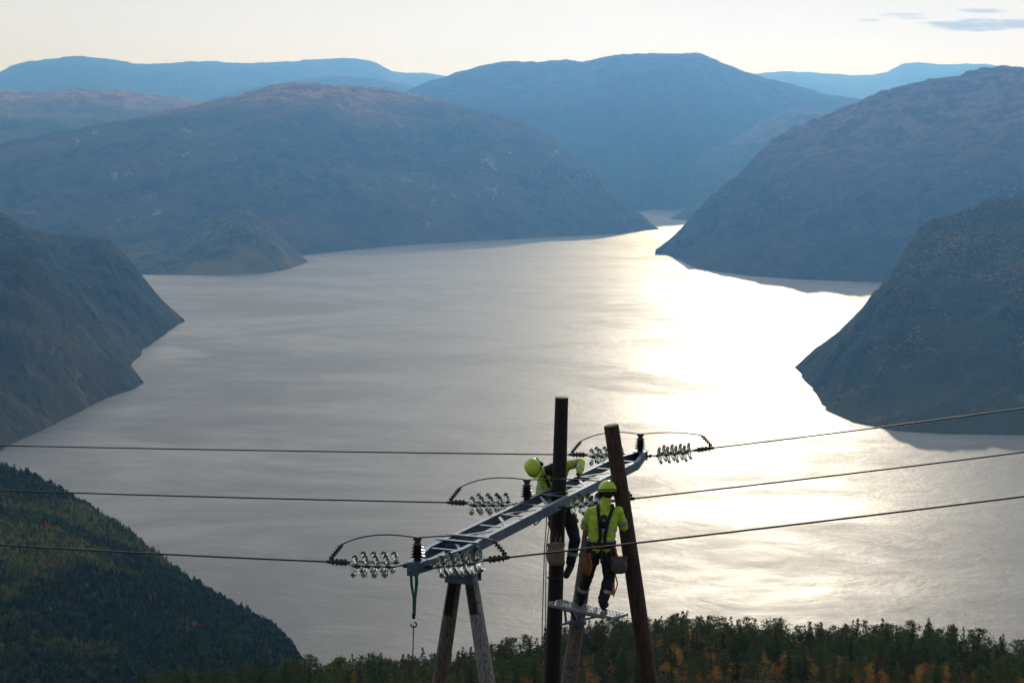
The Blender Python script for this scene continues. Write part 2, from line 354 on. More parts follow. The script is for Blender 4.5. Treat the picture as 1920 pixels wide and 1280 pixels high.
forestmass('conifer_forest',pp,rs.uniform(3.5,8.5,len(pp))*(0.8+0.4*rs.rand(len(pp))),fm,"dense dark conifer forest with a few yellow birches",5)
# near ground
cpx=[-2000,300,600,850,1010,1100,1200,1300,1400,1500,1700,1920,2600,5000]
cpy=[1400,1335,1300,1285,1256,1230,1214,1212,1220,1228,1232,1256,1290,1400]
YC=440.
def gz(x,y):
    x=np.asarray(x,float);y=np.asarray(y,float)
    px=960+F*x/(np.maximum(y,15)*1.025)
    cy=np.interp(px,cpx,cpy); v=(640-cy)/F
    zc=YC*(-ST+v*CT)/(CT+v*ST)
    f=np.clip((y-300)/(YC-300),0,1)
    basez=np.interp(y,[-60,0,12,28,200,300,YC],[6,-1.9,-5.5,-14,-67,-93,-93])
    z=np.where(y<=YC,basez*(1-f)+zc*f, zc-(y-YC)*0.33-np.clip(y-YC-60,0,None)*0.25)
    z=z+fbm(x/25.,y/25.,4,5)*np.clip((y-30)/200,0.05,1)*2.0
    return z
yy=np.concatenate([np.linspace(-60,60,40),np.linspace(63,520,160),np.linspace(530,1500,50)])
tt=np.linspace(-1,1,260)
Xg=tt[None,:]*(70+0.55*np.clip(yy,0,None))[:,None]; Yg=np.repeat(yy[:,None],260,1)
gm=hillmat('ground_mat',1.2,400,600,0,0.4,0.3,forest=((.015,.018,.008),(.04,.04,.016)),aut=(.2,.09,.03))
g=npmesh('ground',np.stack([Xg,Yg,gz(Xg,Yg)],2).reshape(-1,3),gridfaces(len(yy),260),gm,kind="structure")
g["label"]="heath covered slope with autumn undergrowth"; g["category"]="ground"
# ---------------------------------------------------------------- near trees
def tri_leaf(V,Fc,p,s,rs,d=None):
    a=rs.normal(size=3); a/=np.linalg.norm(a); b=np.cross(a,rs.normal(size=3)); b/=np.linalg.norm(b)+1e-6
    k=len(V); V.append(p-a*s*.6-b*s*.35); V.append(p-a*s*.4+b*s*.45); V.append(p+a*s); Fc.append((k,k+1,k+2))
def crown_mesh(kind,h,seed):
    rs=np.random.RandomState(seed); V=[];Fc=[]
    if kind=='spruce':
        for i in range(100):
            t=(i+rs.rand())/100; z=h*(.05+.95*t); L=h*.25*(1-t)**.85*rs.uniform(.6,1.2)+.10; a=rs.uniform(0,6.283)
            d=np.array([math.cos(a),math.sin(a),-.25+.5*t]); m=max(2,int(L/.16))
            for j in range(m):
                p=np.array([0,0,z])+d*L*(j+.7)/m+rs.normal(size=3)*.07
                for _ in range(2): tri_leaf(V,Fc,p,rs.uniform(.16,.30),rs)
        tri_leaf(V,Fc,np.array([0,0,h]),.35,rs)
    elif kind=='pine':
        nb=38; lop=rs.uniform(-1,1,2)
        for i in range(nb):
            t=(i+rs.rand())/nb; z=h*(.22+.76*t); L=h*.27*(math.sin(math.pi*min(1,.25+.72*t))**.7)*rs.uniform(.4,1.3); a=rs.uniform(0,6.283)
            d=np.array([math.cos(a)+lop[0]*.25,math.sin(a)+lop[1]*.25,.25]); 
            for c in (.5,1.0):
                ctr=np.array([0,0,z])+d*L*c; R=.30+.26*rs.rand()
                for _ in range(15):
                    p=ctr+rs.normal(size=3)*R*np.array([.75,.75,.45]); tri_leaf(V,Fc,p,rs.uniform(.16,.30),rs)
    else:
        for i in range(24):
            u=rs.normal(size=3); u/=np.linalg.norm(u); rr=rs.rand()**.4
            ctr=np.array([0,0,h*.55])+u*rr*np.array([h*.24,h*.24,h*.40])
            for _ in range(22):
                tri_leaf(V,Fc,ctr+rs.normal(size=3)*.27,rs.uniform(.10,.2),rs)
    return np.array(V),np.array(Fc)
bark=simple('bark_mat',(.10,.07,.05),.9,scale=6,bump=.3)
bbark=simple('birch_bark_mat',(.5,.48,.44),.8,scale=8,col2=(.1,.09,.08))
mats={'spruce':foliage('spruce_leaf_mat',(.010,.025,.011),(.052,.080,.024),.3),'pine':foliage('pine_leaf_mat',(.016,.034,.013),(.085,.118,.032),.3),
 'birch':foliage('birch_leaf_mat',(.36,.11,.015),(.46,.30,.045),.45)}
protos={}
for kind,n_,hh_ in (('spruce',5,8.5),('pine',6,8),('birch',4,5)):
    protos[kind]=[]
    for i in range(n_):
        V,Fc=crown_mesh(kind,hh_,100+i*7+len(kind))
        me=bpy.data.meshes.new('crown'); me.from_pydata(V.tolist(),[],Fc.tolist()); me.update(); me.materials.append(mats[kind])
        mb=MB(); rs=np.random.RandomState(i+50)
        pts=[np.array([rs.uniform(-.1,.1)*j/4,rs.uniform(-.1,.1)*j/4,hh_*.93*j/5-.4*(j==0)]) for j in range(6)]
        mb.tube(pts,[.15,.12,.1,.075,.05,.02],6)
        for _ in range(7):
            t=rs.uniform(.35,.85); a=rs.uniform(0,6.28); z=hh_*.93*t; L_=hh_*.18*(1.1-t)
            mb.tube([(0,0,z),(math.cos(a)*L_*.5,math.sin(a)*L_*.5,z+.1),(math.cos(a)*L_,math.sin(a)*L_,z+.35)],[.045,.03,.01],4)
        tm=bpy.data.meshes.new('trunk'); tm.from_pydata(mb.v,[],mb.f); tm.update(); tm.materials.append(bbark if kind=='birch' else bark)
        protos[kind].append((me,tm,V,Fc))
rs=np.random.RandomState(12); grid={}; pos=[]; tries=0
def okp(x,y,d):
    gx,gy=int(x//3),int(y//3)
    for a in (-1,0,1):
        for b_ in (-1,0,1):
            for (u_,v_) in grid.get((gx+a,gy+b_),()):
                if (x-u_)**2+(y-v_)**2<d*d: return False
    grid.setdefault((gx,gy),[]).append((x,y)); return True
while len(pos)<1750 and tries<40000:
    tries+=1
    y=rs.uniform(345,495); px=rs.uniform(250,2010); x=(px-960)/F*y*1.025
    if px<560 and y<410: continue
    if okp(x,y,2.5): pos.append((x,y))
def vis(p):
    x,y=proj((p[0],p[1],float(gz(p[0],p[1]))+.5)); return 0<x<1920 and y<1278
pos.sort(key=lambda p:p[1]+(0 if vis(p) else 1000))
info={'spruce':('spruce_tree',"dark green spruce tree on the heath slope","conifer trees on the slope below the pole","spruce"),
 'pine':('pine_tree',"green scots pine with an uneven crown on the slope","pine trees on the slope below the pole","pine"),
 'birch':('birch_tree',"small birch with orange and yellow autumn leaves","autumn birches among the conifers","birch")}
sv={'spruce':[],'pine':[],'birch':[]}; sf={'spruce':[],'pine':[],'birch':[]}; sk={'spruce':0,'pine':0,'birch':0}
for idx,(x,y) in enumerate(pos):
    q=rs.rand(); cl=fbm(np.array([x/22.]),np.array([y/22.]),2,9)[0]
    bf=(.26 if y<418 else .12)+.45*cl
    kind='birch' if q<bf else ('spruce' if rs.rand()<.42 else 'pine')
    v=rs.randint(len(protos[kind])); me,tm,V,Fc=protos[kind][v]
    s=rs.uniform(.5,.85) if y<405 else rs.uniform(.45,1.12); rz=rs.uniform(0,6.28); z=float(gz(x,y))-.1
    sx_=s*rs.uniform(.85,1.25)
    if idx<295:
        nm,lb,gr,ct=info[kind]
        T=thing(nm,lb,ct+" tree",(x,y,z),gr); T.rotation_euler=(rs.uniform(-.04,.04),rs.uniform(-.04,.04),rz); T.scale=(sx_,sx_,s)
        for nn,mm in (('trunk',tm),('crown',me)):
            o=bpy.data.objects.new(nn,mm); o.parent=T; link(o)
    else:
        c_,s_=math.cos(rz),math.sin(rz); W=V*np.array([sx_,sx_,s]); W=np.stack([W[:,0]*c_-W[:,1]*s_+x,W[:,0]*s_+W[:,1]*c_+y,W[:,2]+z],1)
        sv[kind].append(W); sf[kind].append(Fc+sk[kind]); sk[kind]+=len(W)
for kind in sv:
    o=npmesh(kind+'_wood',np.concatenate(sv[kind]),np.concatenate(sf[kind]),mats[kind],smooth=False,kind="stuff"); o["label"]="mass of "+kind+" trees farther down the slope"; o["category"]="trees"
V=[];Fc=[]
for i in range(22000):
    y=rs.uniform(330,470); px=rs.uniform(400,2000); x=(px-960)/F*y*1.025
    if i%4: x=round(x/3.)*3+rs.normal()*.8
    tri_leaf(V,Fc,np.array([x,y,rs.uniform(0,1.1)]),rs.uniform(.2,.55),rs)
V=np.array(V); V[:,2]+=gz(V[:,0],V[:,1])
um=foliage('shrub_mat',(.03,.04,.012),(.14,.10,.03),.3)
o=npmesh('undergrowth',V,np.array(Fc),um,smooth=False,kind="stuff"); o["label"]="low autumn shrubs and heather"; o["category"]="shrubs"
# ---------------------------------------------------------------- line structure
ZB=-5.7
TL=at_level(774,1066,ZB); TR=at_level(1206,852,ZB)
L=float(np.linalg.norm(TR-TL)); E=(TR-TL)/L; Nn=np.array([E[1],-E[0],0.]); UP=np.array([0,0,1.])
def BM(a,b,c): return TL+E*a+Nn*b+UP*c
def a_at(px,b=0,c=0):
    lo,hi=0,L
    for _ in range(40):
        m=(lo+hi)/2
        if proj(BM(m,b,c))[0]<px: lo=m
        else: hi=m
    return lo
steel=simple('galvanised_steel_mat',(.14,.21,.30),.5,.45,var=.4,scale=9,bump=.1,bd=.003)
psteel=simple('platform_aluminium_mat',(.42,.44,.46),.45,.6,var=.3,scale=12,bump=.1,bd=.003)
dsteel=simple('dark_steel_mat',(.06,.065,.075),.45,.7,var=.4,scale=20,bump=.1,bd=.002)
wire=simple('conductor_mat',(.06,.06,.065),.5,.8,bump=0)
porc=simple('porcelain_mat',(.03,.018,.016),.25,0,var=.3,scale=5,bump=0)
glassm,n,b=newmat('insulator_glass_mat'); b.inputs['Base Color'].default_value=(.97,.99,.98,1); b.inputs['Transmission Weight'].default_value=1; b.inputs['IOR'].default_value=1.38
wn=n.noise(n.n('ShaderNodeTexCoord').outputs['Object'],30,2); n.l(n.rng(wn,.3,.7,.02,.08),b.inputs['Roughness'])
lw=n.n('ShaderNodeFresnel'); lw.inputs[0].default_value=1.33
tp=n.n('ShaderNodeBsdfTransparent'); tp.inputs[0].default_value=(.96,.99,.975,1)
mx=n.n('ShaderNodeMixShader'); n.l(n.math('ADD',n.math('MULTIPLY',lw.outputs[0],1.0),.03,clamp=True),mx.inputs[0]); n.l(tp.outputs[0],mx.inputs[1]); n.l(b.outputs[0],mx.inputs[2])
n.l(mx.outputs[0],[x for x in n.t.nodes if x.type=='OUTPUT_MATERIAL'][0].inputs[0])
woodb=simple('creosote_black_mat',(.018,.015,.014),.75,0,scale=9,bump=.5,stretch=(6,6,.5),col2=(.006,.005,.005),bd=.01)
woodr=simple('creosote_brown_mat',(.11,.055,.04),.8,0,scale=9,bump=.6,stretch=(6,6,.4),col2=(.02,.012,.011),bd=.012)
woodw=simple('weathered_wood_mat',(.42,.39,.37),.85,0,scale=9,bump=.7,stretch=(7,7,.35),col2=(.10,.08,.075),bd=.014)
woodm=simple('brown_weathered_wood_mat',(.24,.19,.165),.85,0,scale=9,bump=.7,stretch=(7,7,.35),col2=(.055,.04,.035),bd=.014)
cutw=simple('cut_wood_mat',(.20,.14,.10),.85,0,scale=20,bump=.2)
CA=thing('crossarm',"blue grey galvanised steel lattice crossarm between the wooden poles","crossarm",BM(L/2,0,0))
bw=.25; ta=.95
cprof=lambda sgn:[(0,-.07),(.06*sgn,-.07),(.06*sgn,-.061),(.009*sgn,-.061),(.009*sgn,.061),(.06*sgn,.061),(.06*sgn,.07),(0,.07)]
for sg in (-1,1):
    mb=MB(); pts=[(0,.05*sg),(ta,bw*sg),(L-ta,bw*sg),(L,.05*sg)]
    for (a0,b0),(a1,b1) in zip(pts[:-1],pts[1:]):
        mb.ext(cprof(sg),BM(a0,b0,0),BM(a1,b1,0))
    mb.obj('rail',[steel],CA,smooth=False)
mb=MB(); k=int((L-2*ta)/.75); st=(L-2*ta)/k
for i in range(k+1):
    a=ta+i*st; mb.bar(BM(a,-bw+.01,.05),BM(a,bw-.01,.05),.05,.012)
    if i<k:
        s_=1 if i%2 else -1
        mb.bar(BM(a,-bw*s_*.95,.035),BM(a+st,bw*s_*.95,.035),.045,.012)
mb.obj('lattice_bracing',[steel],CA,smooth=False)
for a in (0,L):
    mb=MB()
    mb.bar(BM(a,-.07,0),BM(a,.07,0),.05,.17); mb.bar(BM(a+(.12 if a==0 else -.12),-.1,.075),BM(a+(.12 if a==0 else -.12),.1,.075),.26,.012)
    mb.obj('end_plate',[steel],CA,smooth=False)
aB=a_at(868)
mb=MB(); 
for s_ in (-1,1):
    c0=BM(aB+.14*s_,0,0)
    mb.bar(c0-UP*.50,c0+UP*.06,.40,.012,up=E)
    mb.bar(BM(aB-.15,.205*s_,-.24),BM(aB+.15,.205*s_,-.24),.012,.26)
for x_ in (-.14,0,.14):
    for z_ in (-.12,-.25,-.4): mb.lathe(BM(aB-.146,x_,z_),-E,[(0,.02),(.018,.02),(.018,.011),(.03,.011)],6)
mb.bar(BM(aB-.17,-.3,-.02),BM(aB-.17,.3,-.02),.06,.1)
mb.bar(BM(aB+.17,-.3,.078),BM(aB+.17,.3,.078),.06,.012); mb.bar(BM(aB-.17,-.3,.078),BM(aB-.17,.3,.078),.06,.012)
mb.obj('support_bracket',[steel],CA,smooth=False)
def gzf(p): return float(gz(p[0],p[1]))
def pole(name,label,p0,p1,r0,r1,mat,topc,straps=None,group=None,plate=None):
    p0=np.array(p0,float);p1=np.array(p1,float); d=p1-p0
    kk=1.0
    while True:
        q=p0+d*kk
        if q[2]<gzf(q)-.8 or kk>12: break
        kk+=.05
    T=thing(name,label,"utility pole",q,group)
    mb=MB(); n_=26; rs=np.random.RandomState(int(abs(p0[0])*1000)%997); pts=[];rad=[]
    for i in range(n_+1):
        t=i/n_; pts.append(p0+d*kk*t+np.array([math.sin(t*5+rs.rand()*.2)*.012,0,0])); rad.append((r0+(r1-r0)*t*kk)*(1+rs.uniform(-.015,.015)))
    mb.tube(pts,rad,18,cap=False); mb.obj('shaft',[mat],T)
    mb=MB(); a=unit(-d); mb.lathe(p0-a*.02,a,[(0,r0*.99),(.028,r0*.98),(.03,r0*.6),(.028,0)],18); mb.obj('cut_top',[topc],T)
    for (t,h_) in (straps or []):
        mb=MB(); c=p0+d*t; rr=r0+(r1-r0)*t
        mb.lathe(c,d,[(0,rr+.002),(0,rr+.012),(h_,rr+.012),(h_,rr+.002)],18)
        mb.lathe(c+unit(d)*h_/2+np.array([0,-rr-.01,0]),(0,-1,0),[(0,.02),(.02,.02),(.02,.01),(.035,.01)],6)
        mb.obj('steel_band',[dsteel],T,smooth=False)
    if plate:
        mb=MB(); c0=p0+d*plate[0]; c1=p0+d*plate[1]; o_=np.array([-.02,-(r0+.012),0])
        mb.bar(c0+o_,c1+o_,.10,.014,up=(0,1,0))
        for t in np.linspace(.1,.9,5): mb.lathe(c0+(c1-c0)*t+o_,(0,-1,0),[(0,.016),(.018,.016),(.018,.009),(.028,.009)],6)
        mb.obj('steel_plate',[dsteel],T,smooth=False)
    return T
pole('utility_pole',"tall upright black wooden utility pole the worker leans around",at_range(1053,746,29.1),at_range(1034,1280,29.1),.098,.122,woodb,woodb,straps=[(.62,.03)])
pole('utility_pole',"leaning dark reddish brown wooden utility pole with flat cut top",at_range(1146,798,27.55),at_range(1216,1285,27.55),.104,.122,woodr,cutw,straps=[(.5,.025)])
pole('utility_pole',"old weathered wooden pole leg behind the standing worker",at_range(1112,950,28.55),at_range(1064,1285,28.0),.1,.115,woodm,woodw)
pL=BM(aB,-.07,-.2); pR=BM(aB,.07,-.2)
pole('utility_pole',"weathered grey brown wooden pole leg of the a frame",pL,at_range(822,1285,pL[1]+.35),.088,.105,woodm,cutw,group="legs of the a frame support",plate=(.14,.42))
pole('utility_pole',"weathered grey wooden pole leg with nail holes",pR,at_range(913,1285,pR[1]-.25),.088,.105,woodw,cutw,group="legs of the a frame support",plate=(.14,.42))
a1=.14; a2=a_at(1012); a3=L-.15
phases=[dict(a=a1,b=.07,t1=at_range(0,1021,26.6),t2=at_range(1920,930,21.6)),
        dict(a=a2,b=.26,t1=at_range(0,919,31.5),t2=at_range(1920,847,25.7)),
        dict(a=a3,b=.07,t1=at_range(0,835,37.3),t2=at_range(1920,765,30.3))]
def string(A,D,lab):
    D=unit(D); T=thing('insulator_string',lab,"insulator",A,"glass insulator strings on the crossarm")
    side=E; sp=.12
    mb=MB()
    mb.tube([A,A+D*.07],.018,8); mb.tube([A+D*.05,A+D*.14],.012,8)
    mb.ell(A+D*.07,[D*.035,side*.03,UP*.03],8,6)
    for u0,u1 in ((.13,.19),(.82,.76)):
        q0=A+D*u0;q1=A+D*u1
        V=[q0-side*.03,q0+side*.03,q1+side*(sp+.03),q1-side*(sp+.03)]
        V=[v+UP*.009 for v in V]+[v-UP*.009 for v in V]
        mb.add(V,[(0,1,2,3),(7,6,5,4),(0,4,5,1),(1,5,6,2),(2,6,7,3),(3,7,4,0)])
    for s_ in (-1,1):
        mb.tube([A+D*.18+side*sp*s_,A+D*.78+side*sp*s_],.008,6)
    mb.tube([A+D*.81,A+D*.88],.020,8)
    mb.tube([A+D*.86,A+D*.92,A+D*1.16],[.024,.036,.022],8)
    for t in (.90,.96,1.02,1.08):
        mb.tube([A+D*t-UP*.045,A+D*t+UP*.045],.010,6); mb.lathe(A+D*t+UP*.032,UP,[(0,.017),(.015,.017)],6)
    mb.obj('hardware',[dsteel],T)
    for s_ in (-1,1):
        for j in range(4):
            c=A+D*(.26+.142*j)+side*sp*s_-UP*.006*j
            m2=MB()
            m2.lathe(c,D,[(-.016,.025),(-.010,.06),(.002,.105),(.018,.138),(.028,.144),(.032,.136),(.012,.105),(.020,.096),(.006,.080),(.012,.070),(.000,.05),(.004,.025)],28)
            m2.obj('glass_disc',[glassm],T)
            m3=MB(); m3.lathe(c,D,[(-.050,.012),(-.045,.020),(-.014,.023),(-.010,.018),(.03,.010),(.06,.008)],12); m3.obj('disc_cap',[dsteel],T)
    return A+D*1.12
def spiral(p0,p1,lab):
    T=thing('jumper_clamp',lab,"wire clamp",p0,"ribbed jumper clamps")
    mb=MB(); d=p1-p0; a,s1,w1=frame(d)
    mb.tube([p0,p1],.014,8)
    m2=MB(); pts=[];n_=44
    for i in range(n_+1):
        t=i/n_; q=t*5*2*math.pi; pts.append(p0+d*(.05+.9*t)+(s1*math.cos(q)+w1*math.sin(q))*.028)
    m2.tube(pts,.009,5); mb.obj('clamp_body',[dsteel],T); m2.obj('spiral_rib',[dsteel],T)
def bez(p0,c,p1,n=18):
    return [p0*(1-t)**2+c*2*t*(1-t)+p1*t*t for t in np.linspace(0,1,n)]
PS=.78
for i,ph in enumerate(phases):
    postb=BM(ph['a'],0 if i!=1 else -.2,.075)
    T=thing('post_insulator',"dark brown ribbed post insulator standing on the crossarm","insulator",postb,"post insulators on the crossarm")
    mb=MB(); mb.lathe(postb,UP,[(0,.05),(.03,.05),(.035,.03),(.05,.03)],14); mb.obj('base',[dsteel],T)
    mb=MB(); pr=[(.04,.045)]
    for j in range(5): z=(.06+j*.048)*PS; R=.096-.006*j; pr+=[(z,.05),(z+.005,R),(z+.013,R),(z+.026,.05)]
    pr+=[(.305*PS,.045)]
    mb.lathe(postb,UP,pr,20); mb.obj('ribbed_shell',[porc],T)
    mb=MB(); mb.lathe(postb+UP*.3*PS,UP,[(0,.035),(.03,.035),(.035,.02),(.05,.02)],12); mb.tube([postb+UP*.27-Nn*.05,postb+UP*.27+Nn*.05],.02,8); mb.obj('top_clamp',[dsteel],T)
    top=postb+UP*.29
    ends=[]
    for sg,tg in ((-1,ph['t1']),(1,ph['t2'])):
        A=BM(ph['a'],ph['b']*sg+.03*sg,0); D=unit(tg-A)
        Eo=string(A,D,"double string of clear glass discs holding the line")
        q0=Eo+UP*.03; q1=Eo+UP*.23-D*.17
        spiral(q0,q1,"dark ribbed clamp joining line and jumper wire"); ends.append(q1)
        T=thing('power_line',"thin dark power line conductor stretched across the fjord view","power line",Eo,"three phase power line conductors")
        mb=MB(); pts=[]; V=tg-Eo
        for t in np.linspace(-.02,6,50): pts.append(Eo+V*t+UP*.05*(t*t-t))
        mb.tube(pts,.0125,6); mb.obj('conductor',[wire],T)
    T=thing('jumper_wire',"curved jumper wire arching over the post insulator","wire",top,"jumper wires")
    mb=MB(); 
    for e_ in ends:
        c=e_*.6+top*.4; c=np.array([c[0],c[1],max(e_[2],top[2])+.06])
        mb.tube(bez(e_,c,top),.0095,6)
    mb.obj('cable',[wire],T)
green=simple('green_webbing_mat',(.015,.16,.12),.8,0,scale=40,bump=.3); ropem=simple('rope_mat',(.10,.09,.08),.9,scale=60,bump=.4); redm=simple('red_strap_mat',(.55,.03,.02),.7)
s0=BM(.04,0,-.08)
T=thing('lifting_sling',"green webbing sling with a hook hanging from the crossarm end","sling",s0)
mb=MB()
mb.tube([s0+[.02,0,.1],s0+[.03,0,-.1],s0+[.01,0,-.3],s0+[0,0,-.52]],[.018,.022,.016,.016],6,flat=.5)
mb.tube([s0+[-.04,0,.1],s0+[-.035,0,-.12],s0+[-.01,.02,-.3],s0+[-.01,0,-.5]],[.014,.018,.014,.014],6,flat=.5)
mb.obj('webbing',[green],T)
mb=MB(); h0=s0+np.array([-.01,0,-.52]); mb.tube([h0+UP*.03,h0-UP*.04],.02,8)
mb.tube([h0+np.array([.035*math.sin(q),0,-.08-.035+.035*math.cos(q)]) for q in np.linspace(0,5,14)],.010,6); mb.obj('hook',[dsteel],T)
T=thing('hoist_rope',"thin dark rope hanging down from the sling hook","rope",h0)
mb=MB(); e0=h0-UP*.12; mb.tube([e0,e0+np.array([-.02,0,-.6]),e0+np.array([-.05,.05,-5])],.008,5); mb.obj('strand',[ropem],T)
T=thing('hanging_rope',"pair of slack work ropes hanging along the black pole","rope",at_range(1020,975,28.8))
mb=MB()
for xs in ([1026,1021,1017,1012],[1033,1024,1023,1020]):
    mb.tube([at_range(xs[0],960,28.85),at_range(xs[1],1030,28.85),at_range(xs[2],1160,28.85),at_range(xs[3],1400,28.85)],.008,5)
mb.tube(bez(at_range(1030,955,28.6),at_range(985,1010,28.6),at_range(1012,960,28.6)),.01,5)
mb.obj('strand',[ropem],T)
PP0=at_range(1040,1132,27.85); PP1=at_range(1165,1152,27.1); zp=(PP0[2]+PP1[2])/2; PP0[2]=zp; PP1[2]=zp
pdv=unit(PP1-PP0); pn=np.array([-pdv[1],pdv[0],0.])
plen=float(np.linalg.norm(PP1-PP0))
T=thing('work_platform',"narrow perforated metal work platform clamped to the pole leg","platform",PP0)
mb=MB(); W2=.15
for s_ in (-1,1): mb.bar(PP0+pn*W2*s_,PP1+pn*W2*s_,.02,.04)
mb.bar(PP0-pn*W2,PP0+pn*W2,.02,.04); mb.bar(PP1-pn*W2,PP1+pn*W2,.02,.04)
mb.obj('frame',[psteel],T,smooth=False)
mb=MB(); kk=int(plen/.055)
for i in range(1,kk): q=PP0+pdv*plen*i/kk; mb.bar(q-pn*W2+UP*.013,q+pn*W2+UP*.013,.016,.008)
for j in np.linspace(-.10,.10,4): mb.bar(PP0+pn*j+UP*.0155,PP1+pn*j+UP*.0155,.012,.009)
mb.obj('perforated_deck',[psteel],T,smooth=False)
mb=MB()
pw=at_range(1082,1165,28.1)
for s_ in (-1,1): mb.bar(PP0+pdv*.2+pn*.1*s_-UP*.04,PP0+pdv*.95+pn*.1*s_-UP*.04,.035,.03)
mb.bar(PP0+pdv*.1-UP*.06+pn*.1,PP0+pdv*.12-UP*.32+pn*.12,.035,.03); mb.bar(PP0+pdv*.12-UP*.3,PP0+pdv*.8-UP*.06,.03,.03)
mb.bar(PP0+pdv*.3-UP*.06,pw,.05,.04); mb.bar(PP0-pdv*.1-UP*.02,PP0+pdv*.1-UP*.02,.06,.05)
mb.lathe(pw-UP*.03,UP,[(0,.11),(0,.135),(.06,.135),(.06,.11)],16)
mb.obj('bracket',[steel],T,smooth=False)
def plank(t): return PP0+pdv*plen*t+UP*.02
# ---------------------------------------------------------------- workers
skin=simple('skin_mat',(.50,.30,.22),.55,0,var=.1,bump=0); hiv=simple('hi_vis_yellow_mat',(.58,.80,.06),.75,0,var=.3,scale=9,bump=.5,bd=.02)
navy=simple('dark_workwear_mat',(.022,.024,.03),.85,0,var=.4,scale=10,bump=.4,bd=.02); blk=simple('black_webbing_mat',(.012,.012,.013),.7,0,bump=.1)
silver=simple('reflective_tape_mat',(.42,.44,.45),.4,.3,var=.15,bump=0); helm=simple('helmet_lime_mat',(.60,.82,.07),.3,0,var=.1,bump=0)
leather=simple('canvas_bag_mat',(.28,.14,.07),.85,0,scale=15,bump=.4); tan=simple('tan_canvas_mat',(.36,.26,.19),.85,0,scale=15,bump=.4); greyb=simple('grey_bag_mat',(.13,.12,.13),.7,0,scale=15,bump=.4)
orange=simple('orange_trim_mat',(.85,.16,.02),.6); whitem=simple('white_print_mat',(.6,.6,.6),.6,bump=0); eyem=simple('eye_mat',(.03,.02,.02),.3,bump=0); lipm=simple('lip_mat',(.35,.13,.1),.5,bump=0)
hair=simple('hair_mat',(.04,.025,.015),.8)
def hand(mb,W,d,nr,sd,g=0.0):
    d=unit(d); nr=np.array(nr,float); nr=unit(nr-d*np.dot(nr,d)); s_=np.cross(d,nr)*sd
    for j,o_ in enumerate((-.030,-.010,.010,.030)):
        mb.cap(W,.020+g,W+d*.085+s_*o_,.012+g)
        Ls=(.030,.036,.034,.026)[3-j]
        k0=W+d*.09+s_*o_*1.1; k1=k0+d*Ls+nr*.012; k2=k1+d*Ls*.35+nr*Ls*.8; k3=k2-d*Ls*.35+nr*Ls*.55
        mb.cap(k0,.0100+g,k1,.0095+g); mb.cap(k1,.0095+g,k2,.009+g); mb.cap(k2,.009+g,k3,.008+g)
    t0=W+d*.03+s_*.028; t1=t0+s_*.035+d*.03+nr*.015; t2=t1+d*.028+nr*.022; mb.cap(t0,.014+g,t1,.012+g); mb.cap(t1,.012+g,t2,.010+g)
